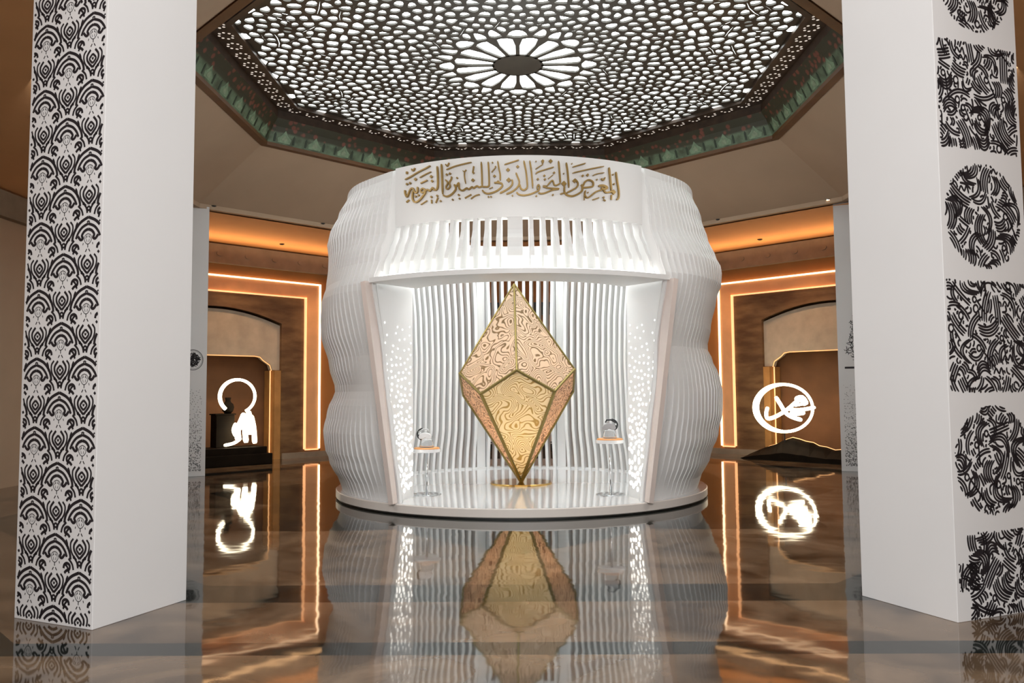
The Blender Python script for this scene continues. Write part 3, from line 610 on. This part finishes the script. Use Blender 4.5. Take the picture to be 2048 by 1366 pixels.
# ================================================================== pavilion
RP = 2.947; ZP = .14; ZT = 4.72; ZH = 3.90; ZL = 3.17
pav = thing('exhibition_pavilion', (CX, CY, 0), 'round white ribbed exhibition pavilion with gold Arabic lettering, on a low white platform', 'pavilion')
mb = MB(); mb.lathe((CX, CY, 0), [(RP-.03, 0), (RP-.03, .018)], 128); mb.build('plinth_gap', blk, pav)
mb = MB(); mb.lathe((CX, CY, 0), [(RP-.015, .018), (RP, .03), (RP, ZP-.012), (RP-.012, ZP-.001)], 128); mb.build('platform_edge', platedge, pav)
mb = MB(); mb.lathe((CX, CY, 0), [(RP-.012, ZP-.006), (RP-.012, ZP)], 128); mb.build('platform_top', glossw, pav)
FRONT = [(.14, 2.90), (1.0, 2.96), (2.0, 3.03), (3.1, 3.12), (3.5, 2.96), (3.9, 2.82), (4.72, 2.80)]
def rho(th, z):     # outer radius of the shell; th = angle from the front, negative = left
    P = PROF_L if th < 0 else PROF_R; a = abs(math.degrees(th))
    e = interp(P, z); f_ = interp(FRONT, z)
    t_ = max(0, min(1, (a-36)/(77-36))); t_ = math.sin(t_*PI/2)
    ph = .035*math.sin(z*2.6+a*.11)*math.sin(PI*min(1, t_))
    return lerp(f_, e, t_)+ph
def cyl(th, r, z): return Vector((CX+r*math.sin(th), CY-r*math.cos(th), z))
zs = [ZP+(ZT-ZP)*i/46 for i in range(47)]
D2 = math.radians
def front_limit(z):     # the opening is narrower at the bottom than at the top
    return 34.5+ (40.2-34.5)*min(1, (z-ZP)/(ZL-ZP)) if z < ZL else (37.6 if z < 3.95 else lerp(37.6, 36.5, (z-3.95)/.8))
for s in (-1, 1):
    # continuous wavy skin
    mb = MB(); na = 34; V = []; 
    for lay_, off in ((0, .055), (1, .11)):
        for i in range(na+1):
            for z in zs:
                a = lerp(front_limit(z), 108, i/na); V.append(cyl(s*D2(a), rho(s*D2(a), z)-off+.005, z))
    nz = len(zs); off = (na+1)*nz; F = []
    for i in range(na):
        for j in range(nz-1):
            a = i*nz+j; F += [(a, a+nz, a+nz+1, a+1), (off+a, off+a+1, off+a+nz+1, off+a+nz)]
    for j in range(nz-1): F += [(j, j+1, off+j+1, off+j), (na*nz+j, off+na*nz+j, off+na*nz+j+1, na*nz+j+1)]
    for i in range(na): F += [(i*nz, off+i*nz, off+(i+1)*nz, (i+1)*nz), (i*nz+nz-1, (i+1)*nz+nz-1, off+(i+1)*nz+nz-1, off+i*nz+nz-1)]
    mb.add(V, F); mb.build('shell_wing', shellw, pav, smooth=True)
    nr = 34
    for i in range(nr+1):
        V = []; hw = .050
        for z in zs:
            a = lerp(35.4+5.6*min(1, (z-ZP)/(ZL-ZP)), 108, i/nr)
            ro = rho(s*D2(a), z)-.039
            for r_, sd in ((ro-.05, -1), (ro, -1), (ro, 1), (ro-.05, 1)):
                V.append(cyl(s*D2(a)+sd*hw/ro, r_, z))
        F = [(0, 1, 2, 3), tuple((nz-1)*4+q for q in (3, 2, 1, 0))]
        for j in range(nz-1):
            for q in range(4): F.append((j*4+q, j*4+(q+1) % 4, (j+1)*4+(q+1) % 4, (j+1)*4+q))
        mb = MB(); mb.add(V, F); mb.build('rib', shellw, pav)
# header ring
def arcbox(mb, a0, a1, r0, r1, z0, z1, n=40):
    V = []; F = []
    for i in range(n+1):
        a = D2(lerp(a0, a1, i/n)); V += [cyl(a, r0, z0), cyl(a, r1, z0), cyl(a, r1, z1), cyl(a, r0, z1)]
    for i in range(n):
        for q in range(4): F.append((i*4+q, i*4+(q+1) % 4, i*4+4+(q+1) % 4, i*4+4+q))
    F += [(0, 1, 2, 3), (n*4+3, n*4+2, n*4+1, n*4)]
    mb.add(V, F)
mb = MB(); arcbox(mb, -37.5, 37.5, 2.625, 2.80, ZH, ZT, 60); mb.build('front_header', shellw, pav)
mb = MB(); arcbox(mb, 105, 255, 2.62, 2.80, ZH, 4.50, 90); mb.build('rear_header', shellw, pav)
# lettering
mb = MB(); fcyl = lambda u, v, d: cyl(u/2.8, 2.8+d, v)
for wd, ps in LETTERS:
    if len(ps) == 1: mb.dot(ps[0], wd*.56, fcyl, 0, .03, 4, 0)
    else: mb.ribbon(ps, wd*1.02, fcyl, 0, .03)
mb.build('lettering', gold, pav)
# curtain of fins over the portal
FR = [(ZL, 3.04), (3.35, 3.01), (3.55, 2.92), (3.75, 2.83), (3.95, 2.79)]
zf = [ZL+(ZH+.02-ZL)*i/12 for i in range(13)]
def fin(mb, th_, ri, ro, hw, zz):
    V = []
    for z in zz:
        a_, b_ = ri(z), ro(z)
        for r_, sd in ((a_, -1), (b_, -1), (b_, 1), (a_, 1)):
            d = Vector((math.cos(th_), math.sin(th_), 0))*hw*sd; V.append(cyl(th_, r_, z)+d)
    m_ = len(zz); F = [(0, 1, 2, 3), tuple((m_-1)*4+q for q in (3, 2, 1, 0))]
    for j in range(m_-1):
        for q in range(4): F.append((j*4+q, j*4+(q+1) % 4, (j+1)*4+(q+1) % 4, (j+1)*4+q))
    mb.add(V, F)
for i in range(-11, 12):
    if i == 0:
        mb = MB(); fin(mb, D2(-.9), lambda z: 2.72, lambda z: interp(FR, z)-.01, .098, zf); mb.build('centre_post', shellw, pav); continue
    th_ = D2(i*3.28-.9+(1.3 if i > 0 else -1.3)*.8)
    mb = MB(); fin(mb, th_, lambda z: 2.63, lambda z: interp(FR, z)-.004, .027, zf); mb.build('curtain_fin', shellw, pav)
# lintel ring over the portal with an uplight on top
V = []; n = 48; F = []
for i in range(n+1):
    k = i/n*2-1; a = D2(40.2*k); ri = 2.40-.12*abs(k)**3
    V += [cyl(a, ri, 3.105), cyl(a, 3.15, 3.105), cyl(a, 3.15, ZL), cyl(a, ri, ZL)]
for i in range(n):
    for q in range(4): F.append((i*4+q, i*4+(q+1) % 4, i*4+4+(q+1) % 4, i*4+4+q))
F += [(0, 1, 2, 3), (n*4+3, n*4+2, n*4+1, n*4)]
mb = MB(); mb.add(V, F); mb.build('lintel', shellw, pav)
mb = MB(); arcbox(mb, -37, 37, 2.46, 2.62, ZL+.002, ZL+.02, 40); arcbox(mb, -37, 37, 3.07, 3.13, ZL+.001, ZL+.006, 40); mb.build('uplight_strip', glow_c, pav)  # outer strip is added, unseen, to brighten the fin fronts
# jambs of the portal
for s in (-1, 1):
    A_ = Vector((CX+s*2.05, 10.82, 3.12)); B_ = Vector((CX+s*1.545, 11.5, 3.12)); C_ = Vector((CX+s*1.52, 11.45, ZP)); D_ = Vector((CX+s*1.69, 10.76, ZP))
    nrm = (B_-A_).cross(D_-A_).normalized()
    if nrm.y > 0: nrm = -nrm
    def jf(u, v, d): return A_.lerp(B_, u).lerp(D_.lerp(C_, u), 1-v)+nrm*d
    mb = MB(); nu, nv = 12, 30; V = [jf(u/nu, v/nv, d) for d in (0, -.02) for v in range(nv+1) for u in range(nu+1)]; F = []; o2 = (nu+1)*(nv+1)
    for v in range(nv):
        for u in range(nu):
            a = v*(nu+1)+u; F += [(a, a+1, a+nu+2, a+nu+1), (o2+a, o2+a+nu+1, o2+a+nu+2, o2+a+1)]
    for v in range(nv):
        a = v*(nu+1); F.append((a, a+nu+1, o2+a+nu+1, o2+a)); a += nu; F.append((a, o2+a, o2+a+nu+1, a+nu+1))
    mb.add(V, F)
    jp = mb.build('jamb_panel', shellw, pav)
    mb = MB(); mb.add([jf(-.12, 0, -.05), jf(.10, 0, -.05), jf(.10, 1, -.05), jf(-.12, 1, -.05), jf(-.12, 0, .035), jf(.10, 0, .035), jf(.10, 1, .035), jf(-.12, 1, .035)], [(3, 2, 1, 0), (4, 5, 6, 7), (0, 1, 5, 4), (1, 2, 6, 5), (2, 3, 7, 6), (3, 0, 4, 7)])
    mb.build('jamb_trim', pinkw, pav)
    rj = random.Random(11); mb = MB(); placed = []
    Hh = 2.96; 
    for _ in range(9000):
        v = rj.random(); 
        if v > .82: continue
        dens = (1-v/.82)
        if rj.random() > .015+.985*dens**1.15: continue
        Wd = lerp(.69, .82, v); u = rj.uniform(.22 if v < .5 else .18, .95)
        x_, y_ = u*Wd, v*Hh
        sz = lerp(.011, .034, dens**1.5); asp = 1+1.1*dens*rj.random(); 
        md = sz*2*(1+.55*(asp-1))+lerp(.085, .006, dens**.6)
        if any((x_-a)**2+((y_-b))**2 < (md*.5+c_)**2 for a, b, c_ in placed): continue
        placed.append((x_, y_, md*.5))
        rot = rj.choice([.6, -.6, PI/2, 0]) if asp > 1.4 else 0
        poly = []
        for k in range(8):
            a = 2*PI*k/8; px, py = sz*math.cos(a)*asp, sz*math.sin(a); poly.append(((x_+px*math.cos(rot)-py*math.sin(rot))/Wd, (y_+px*math.sin(rot)+py*math.cos(rot))/Hh))
        if any(not (.12 < a < .99 and .01 < b < .85) for a, b in poly): continue
        mb.prism(poly, jf, .0015, .004)
    mb.build('perforation_light', glow_p, jp)
# rear slats and posts
def slat_in(z): return 2.66-interp([(.14, .15), (.30, .17), (1.0, .29), (2.2, .33), (2.8, .31), (3.9, .21)], z)
zr = [ZP+(ZH+.05-ZP)*i/20 for i in range(21)]
k = 0
for i in range(46):
    a = 106.5+i*(147/45)
    if min(abs(a-162.6), abs(a-197.4)) < 2.4: continue
    mb = MB(); fin(mb, D2(a), slat_in, lambda z: 2.76, .027, zr); mb.build('slat', shellw, pav)
for a in (162.6, 197.4, 110, 250):
    mb = MB(); fin(mb, D2(a), lambda z: 2.60, lambda z: 2.72, .085, [ZP, ZH+.05]); mb.build('rear_post', shellw, pav)
mb = MB(); arcbox(mb, 105, 255, 2.56, 2.80, ZP, ZP+.03, 90); mb.build('rear_sill', shellw, pav)
mb = MB()
for z in (.62,):
    V = [cyl(D2(lerp(106, 254, i/60)), 2.86, z) for i in range(61)]; mb.tube(V, .012, 6)
mb.build('tie_rail', mirror_dark, pav)
# added fill lights inside the pavilion, without fixtures
for a in (-30, 0, 30): point_light('pavilion_fill', cyl(D2(a), 2.2, 4.2), 22, (1, .99, .97), .2)
point_light('pavilion_fill', (CX, CY+.3, 4.6), 62, (.97, 1, 1), .5)

for sx in (-1, 1): point_light('pavilion_fill', (CX+sx*1.75, 11.75, 3.95), 16, (1, .99, .97), .15)  # added unseen behind the jambs to brighten the slat sides

# ================================================================== crystal lantern
cr = thing('crystal_lantern', (CX, 13.0, ZP), 'tall gold faceted crystal lantern with pierced wavy panels on a round gold plate', 'lantern')
Rc, hc = .955, 1.60; zc = ZP+.03+hc; zg = hc*(1-math.cos(PI/5))/(1+math.cos(PI/5))
tilt = Matrix.Rotation(-.028, 3, 'Y'); piv = Vector((CX, 13.0, ZP+.03))
def cv(x, y, z): q = tilt @ (Vector((CX+x, 13.0+y, z))-piv); return piv+q
TOP = cv(0, 0, zc+hc); BOT = cv(0, 0, zc-hc)
E = []
for k in range(10):
    a = 2*PI*k/10; E.append(cv(Rc*math.sin(a), -Rc*math.cos(a), zc+(zg if k % 2 == 0 else -zg)))
ctr = cv(0, 0, zc)
def kite(verts, m_):
    c_ = sum(verts, Vector())/4; q = [c_+(v-c_)*.985 for v in verts]; n = (q[1]-q[0]).cross(q[2]-q[0]).normalized()
    if n.dot(c_-ctr) < 0: n = -n
    mb = MB(); V = [v for v in q]+[v-n*.012 for v in q]
    mb.add(V, [(0, 1, 2, 3), (7, 6, 5, 4), (0, 4, 5, 1), (1, 5, 6, 2), (2, 6, 7, 3), (3, 7, 4, 0)]); mb.build('panel', m_, cr)
for k in range(0, 10, 2):
    kite([TOP, E[k], E[k+1], E[(k+2) % 10]], crA)
for k in range(1, 10, 2):
    kite([BOT, E[k], E[(k+1) % 10], E[(k+2) % 10]], crB if k == 9 else crC)
mb = MB()
for k in range(10):
    mb.tube([E[k], E[(k+1) % 10]], .024, 6); mb.tube([TOP if k % 2 == 0 else BOT, E[k]], .018 if k % 2 == 0 else .028, 6)
mb.build('edge_frame', goldd, cr)
mb = MB(); mb.lathe((CX, 13.05, ZP), [(.50, 0), (.50, .02), (.49, .03)], 64); mb.build('base_plate', goldisk, cr)
point_light('crystal_lamp', cv(0, 0, 1.15), 72, (1, .91, .70), .08)
point_light('crystal_lamp', cv(0, 0, 1.95), 5, (1, .90, .74), .06)

# ================================================================== display tables with headsets
def table(x, y, htop, sd):
    t = thing('display_table', (x, y, ZP), 'small round white-topped display table with orange mat on chrome pedestal, %s of the lantern' % sd, 'table', 'display tables inside the pavilion')
    mb = MB(); mb.lathe((x, y, ZP), [(.21, 0), (.21, .008), (.19, .016), (.03, .022)], 40); mb.build('base', chrome, t, smooth=False)
    mb = MB(); mb.lathe((x, y, ZP+.02), [(.018, 0), (.018, htop-ZP-.08)], 16); mb.build('pole', chrome, t, smooth=True)
    mb = MB(); mb.lathe((x, y, htop-.05), [(.19, 0), (.205, .01), (.205, .05)], 48); mb.build('top', glossw, t)
    mb = MB(); mb.lathe((x, y, htop), [(.185, 0), (.185, .012), (.17, .02)], 48); mb.build('mat', orangep, t)
    zt = htop+.02
    mb = MB(); mb.lathe((x, y, zt), [(.10, 0), (.10, .004), (.085, .10), (.065, .13)], 32)
    st = setp(mb.build('acrylic_stand', acryl, smooth=True), 'clear acrylic stand holding the headset on the %s display table' % sd, 'stand', 'headset stands')
    return zt+.13
def headset(x, y, z, sd, flip):
    t = thing('headset', (x, y, z), '%s on the stand of the %s display table' % (('white and black virtual reality headset' if flip < 0 else 'black strapped virtual reality headset'), sd), 'headset', 'headsets on display')
    s = flip
    mb = MB(); c_ = (x-s*.02, y-.01, z+.045)
    seg = []
    for i in range(9):
        a = PI*i/8; seg.append((math.cos(a)*.095, .055*math.sin(a)))
    poly = [(u, v-.015) for u, v in seg]+[(-.085, -.05), (-.03, -.055), (0, -.03), (.03, -.055), (.085, -.05)]
    mb.prism(poly, lambda u, v, d: Vector((c_[0]+u, c_[1]+d, c_[2]+v)), -.05, .05)
    mb.build('visor', glossw if s < 0 else mat('grey_plastic', (.35, .35, .36), .3), t, bevel=.008)
    mb = MB(); pts = []
    for i in range(15):
        a = PI*(.05+.9*i/14); pts.append((c_[0]+s*(.03+.10*math.sin(a)), c_[1]+.09, c_[2]+.01+.085*math.cos(a)))
    mb.tube(pts, .011, 8); mb.build('strap', darkpl, t, smooth=True)
    mb = MB(); pts = [(c_[0]-s*.05, c_[1]+.03, c_[2]+.05), (c_[0]-s*.03, c_[1]+.02, c_[2]+.085), (c_[0]+s*.03, c_[1]+.0, c_[2]+.088), (c_[0]+s*.10, c_[1]+.02, c_[2]+.045)]
    mb.tube(pts, [.009, .012, .012, .010], 8); mb.build('top_strap', darkpl if s > 0 else mat('white_strap', (.6, .6, .6), .5), t, smooth=True)
    mb = MB(); mb.lathe((c_[0]+s*.085, c_[1]-.02, c_[2]-.018), [(.026, 0), (.03, .01), (.026, .03)], 16); mb.build('earpiece', darkpl, t)
zt = table(-1.40, 11.69, .80, 'left'); headset(-1.44, 11.69, zt, 'left', -1)
zt = table(1.24, 11.57, .92, 'right'); headset(1.25, 11.57, zt, 'right', 1)

# ================================================================== columns
def colframe(P0, e1, e2):
    e1 = Vector((*e1, 0)).normalized(); e2 = Vector((*e2, 0)).normalized(); return Vector((*P0, 0)), e1, e2
def column(P0, e1, e2, w1, w2, h, label, grp=None):
    P, a, b = colframe(P0, e1, e2)
    t = thing('column', P+a*w1/2+b*w2/2, label, 'column', grp)
    mb = MB(); V = [P, P+a*w1, P+a*w1+b*w2, P+b*w2]; V = V+[v+Vector((0, 0, h)) for v in V]
    mb.add(V, [(3, 2, 1, 0), (4, 5, 6, 7), (0, 1, 5, 4), (1, 2, 6, 5), (2, 3, 7, 6), (3, 0, 4, 7)])
    mb.build('shaft', colwhite, t, bevel=.004)
    nrm = Vector((-b.y, b.x, 0));
    if nrm.dot(a) > 0: nrm = -nrm
    return t, (lambda u, v, d: P+b*u+Vector((0, 0, v))+nrm*d)
HC = 6.2
# left column with the ogee damask print
tL, fc = column((-2.96, 5.56), (.36, .933), (-.92, .39), .86, .80, HC, 'tall white column at the left with a black ogee damask print on its outer face')
S_ = .5
half_motif = [
 (.060, [(0, .31), (.16, .25), (.27, .16), (.33, .06), (.345, -.02)]), (.055, [(0, .215), (.13, .17), (.22, .09), (.265, .01)]),
 (.058, [(0, .135), (.08, .11), (.135, .05), (.11, .01), (.16, -.01), (.22, .045)]),
 (.014, [(0, .07), (.06, .045), (.075, -.02), (.035, -.07), (0, -.08)]), (.012, [(.02, .05), (.05, 0)]), (.012, [(.03, -.01), (.02, -.05)]), (.02, [(0, -.08), (0, -.13)]), (.018, [(.10, -.06), (.11, -.09)]), (.022, [(.02, -.15), (.05, -.19)]), (.016, [(.015, .02), (.03, .03)]),
 (.055, [(.20, -.15), (.215, -.10), (.27, -.075), (.33, -.10), (.325, -.155), (.26, -.18), (.22, -.215)]),
 (.045, [(.03, .37), (.055, .45), (.13, .53)]), (.045, [(.125, .34), (.155, .42), (.235, .49)]), (.045, [(.215, .29), (.255, .37), (.31, .41)]),
 (.045, [(0, -.30), (.07, -.37), (0, -.44)]), (.05, [(.05, -.235), (.12, -.31), (.12, -.38), (.07, -.44), (0, -.50)]), (.04, [(.14, -.23), (.195, -.29), (.19, -.38), (.14, -.46), (.06, -.52)]), (.05, [(0, -.365), (.02, -.37)]), (.04, [(0, -.53), (.035, -.565), (0, -.60)]),
 (.04, [(.40, .0), (.44, .03)]), (.04, [(.30, -.25), (.27, -.30), (.26, -.38)]), (.03, [(0, .255), (.03, .235)])]
motif = half_motif+[(w_, [(-a, b) for a, b in ps]) for w_, ps in half_motif]
mb = MB(); umin, umax = .02, .775
def clipped(pts, ok):
    run = []
    for p in pts:
        if ok(p): run.append(p)
        else:
            if len(run) > 1: yield run
            run = []
    if len(run) > 1: yield run
for i in range(-1, 4):
    for j in range(-1, 14):
        cu = .14+i*.25; cvz = .22+j*.5+(.25 if i % 2 else 0)
        for wd, ps in motif:
            q = [(cu+a*S_*.93, cvz+b*S_) for a, b in smooth2(ps)]
            for run in clipped(q, lambda p: umin < p[0] < umax and .015 < p[1] < HC-.05):
                n = len(run)
                V = []; 
                for z_ in range(n):
                    a = run[max(0, z_-1)]; b = run[min(n-1, z_+1)]; dx, dy = b[0]-a[0], b[1]-a[1]; l = math.hypot(dx, dy) or 1
                    nx, ny = -dy/l*wd*S_*.37, dx/l*wd*S_*.37
                    V += [fc(run[z_][0]+nx, run[z_][1]+ny, .0012), fc(run[z_][0]-nx, run[z_][1]-ny, .0012)]
                mb.add(V, [(2*z_, 2*z_+1, 2*z_+3, 2*z_+2) for z_ in range(n-1)])
mb.build('damask_print', blackm, tL, recalc=False)
# right column with script-filled squares and discs
tR, fc = column((2.975, 5.66), (-.42, .91), (.93, .39), .82, .86, HC, 'tall white column at the right printed with black script squares and discs')
def script_patch(mb, cu, cz, half, disc, seed):
    r_ = random.Random(seed)
    ok = (lambda p: (p[0]-cu)**2+(p[1]-cz)**2 < half*half) if disc else (lambda p: abs(p[0]-cu) < half and abs(p[1]-cz) < half)
    occ = {}
    def near(p, q):
        gx, gy = int(p[0]//.02), int(p[1]//.02)
        for i in (-1, 0, 1):
            for j in (-1, 0, 1):
                for (x, y) in occ.get((gx+i, gy+j), ()):
                    if (x-p[0])**2+(y-p[1])**2 < q*q: return True
        return False
    for k in range(5200):
        x0 = cu+r_.uniform(-half, half); y0 = cz+r_.uniform(-half, half)
        if not ok((x0, y0)): continue
        st = []; ang = r_.choice([1.0, 1.25, -.55, -.9, .3, 2.2, 1.6])+r_.uniform(-.2, .2)
        ln = r_.uniform(.10, .24) if k < 300 else (r_.uniform(.05, .12) if k < 2600 else r_.uniform(.02, .05)); kind = r_.random(); bend = r_.uniform(-1.6, 1.6)
        if kind < .90:
            m_ = r_.choice([2, 3, 4]) if k < 1500 else 1
            for q in range(m_):
                off = (q-(m_-1)/2)*.0225; ps = []
                for s_ in range(11):
                    t_ = s_/10-.5; v_ = off+bend*ln*t_*t_*1.3
                    ps.append((x0+math.cos(ang)*ln*t_-math.sin(ang)*v_, y0+math.sin(ang)*ln*t_+math.cos(ang)*v_))
                st.append((r_.uniform(.0150, .0185), ps))
        elif kind < .97:
            R_ = r_.uniform(.016, .024); ps = [(x0+R_*math.cos(a_*PI/5), y0+R_*1.2*math.sin(a_*PI/5)) for a_ in range(11)]
            ps += [(x0+R_+(ln)*t_*math.cos(ang), y0-(ln)*t_) for t_ in (.2, .5, .8)]; st.append((.016, ps))
        else:
            st.append((.016, smooth2([(x0-.045, y0-.02), (x0-.02, y0+.02), (x0+.01, y0-.015), (x0+.035, y0+.025), (x0+.055, y0-.03)])))
        tot = sum(len(p_) for _, p_ in st); bad = sum(near(p, .0158) for _, p_ in st for p in p_)
        if bad > .30*tot: continue
        for wd, ps in st:
            for p in ps: occ.setdefault((int(p[0]//.02), int(p[1]//.02)), []).append(p)
            for run in clipped(ps, ok):
                n = len(run); V = []
                for z_ in range(n):
                    a = run[max(0, z_-1)]; b = run[min(n-1, z_+1)]; dx, dy = b[0]-a[0], b[1]-a[1]; l = math.hypot(dx, dy) or 1; ww = wd*(.6 if z_ in (0, n-1) else 1)
                    nx, ny = -dy/l*ww/2, dx/l*ww/2; V += [fc(run[z_][0]+nx, run[z_][1]+ny, .0012), fc(run[z_][0]-nx, run[z_][1]-ny, .0012)]
                mb.add(V, [(2*z_, 2*z_+1, 2*z_+3, 2*z_+2) for z_ in range(n-1)])
mb = MB()
for q, (cz, disc) in enumerate([(.21, 0), (1.095, 1), (1.98, 0), (2.86, 1), (3.745, 0), (4.63, 1), (5.5, 0)]):
    if cz < .4: script_patch(mb, .425, .30, .30, 0, 50); script_patch(mb, .13, .30, .10, 0, 51); script_patch(mb, .73, .30, .095, 0, 52); continue
    script_patch(mb, .425, cz, .392 if disc else .405, disc, q+3)
mb.build('script_print', blackm, tR, recalc=False)
# rear columns with medallion / tree print and speckled panel
tl, fb = column((-6.315, 15.95), (-.42, .907), (-.907, -.42), .55, .60, 5.40, 'slim white rear column behind the left column, printed with a round medallion', 'rear columns with speckled prints')
mb = MB()
mb.ribbon([(.26+.185*math.cos(a*PI/12), 2.30+.20*math.sin(a*PI/12)) for a in range(25)], .016, fb, .0005, .003)
mb.ribbon([(.26+.165*math.cos(a*PI/12), 2.30+.178*math.sin(a*PI/12)) for a in range(25)], .006, fb, .0005, .003)
mb.build('medallion_ring', greym, tl)
mb = MB(); r_ = random.Random(5)
for _ in range(230):
    a = r_.random()*2*PI; R_ = .125*math.sqrt(r_.random()); x0, y0 = .26+R_*math.cos(a), 2.30+R_*1.05*math.sin(a); b = r_.random()*PI
    mb.ribbon([(x0-.025*math.cos(b), y0-.025*math.sin(b)), (x0+.008*math.sin(b), y0), (x0+.025*math.cos(b), y0+.025*math.sin(b))], .012, fb, .0005, .003)
mb.build('medallion_script', blackm, tl)
tr, fb2 = column((6.32, 16.15), (.42, .907), (.907, -.42), .55, .60, 5.40, 'slim white rear column behind the right column, printed with a leafy calligraphic figure', 'rear columns with speckled prints')
mb = MB(); r_ = random.Random(8)
def infig(x, y):
    y = (y-2.17)/.96
    if not 0 < y < 1: return False
    hw = interp([(0, .04), (.25, .20), (.42, .14), (.6, .10), (.8, .12), (1, .03)], y); return abs(x-.34) < hw
k = 0
while k < 190:
    x0, y0 = r_.uniform(.1, .58), r_.uniform(2.17, 3.12)
    if not infig(x0, y0): continue
    k += 1; b = r_.choice([1.3, .9, 2.0, .3, -.4]); ln = r_.uniform(.02, .05)
    mb.ribbon([(x0-ln*math.cos(b), y0-ln*math.sin(b)), (x0+.012*math.sin(b), y0-.012*math.cos(b)), (x0+ln*math.cos(b), y0+ln*math.sin(b))], .010, fb2, .0005, .003)
mb.prism([(.12, 2.03), (.56, 2.03), (.56, 2.07), (.12, 2.07)], fb2, .0005, .003)
mb.build('calligraphic_figure', blackm, tr)
for tt, fbx, sd_ in ((tl, fb, 21), (tr, fb2, 22)):
    mb = MB(); r_ = random.Random(sd_)
    for i in range(24):
        for j in range(62):
            x0 = .09+i*.0185+r_.uniform(-.006, .006); y0 = .12+j*.026+r_.uniform(-.007, .007); dn = 1-(y0-.12)/1.6
            if r_.random() > .12+.55*dn: continue
            mb.dot((x0, y0), .004+.008*dn*r_.random()+.002, fbx, .0005, .0025, 5, r_.random()*3, r_.uniform(.7, 2), r_.choice([0, .8, -.8, 1.57]))
    mb.build('speckled_print', greym, tt)
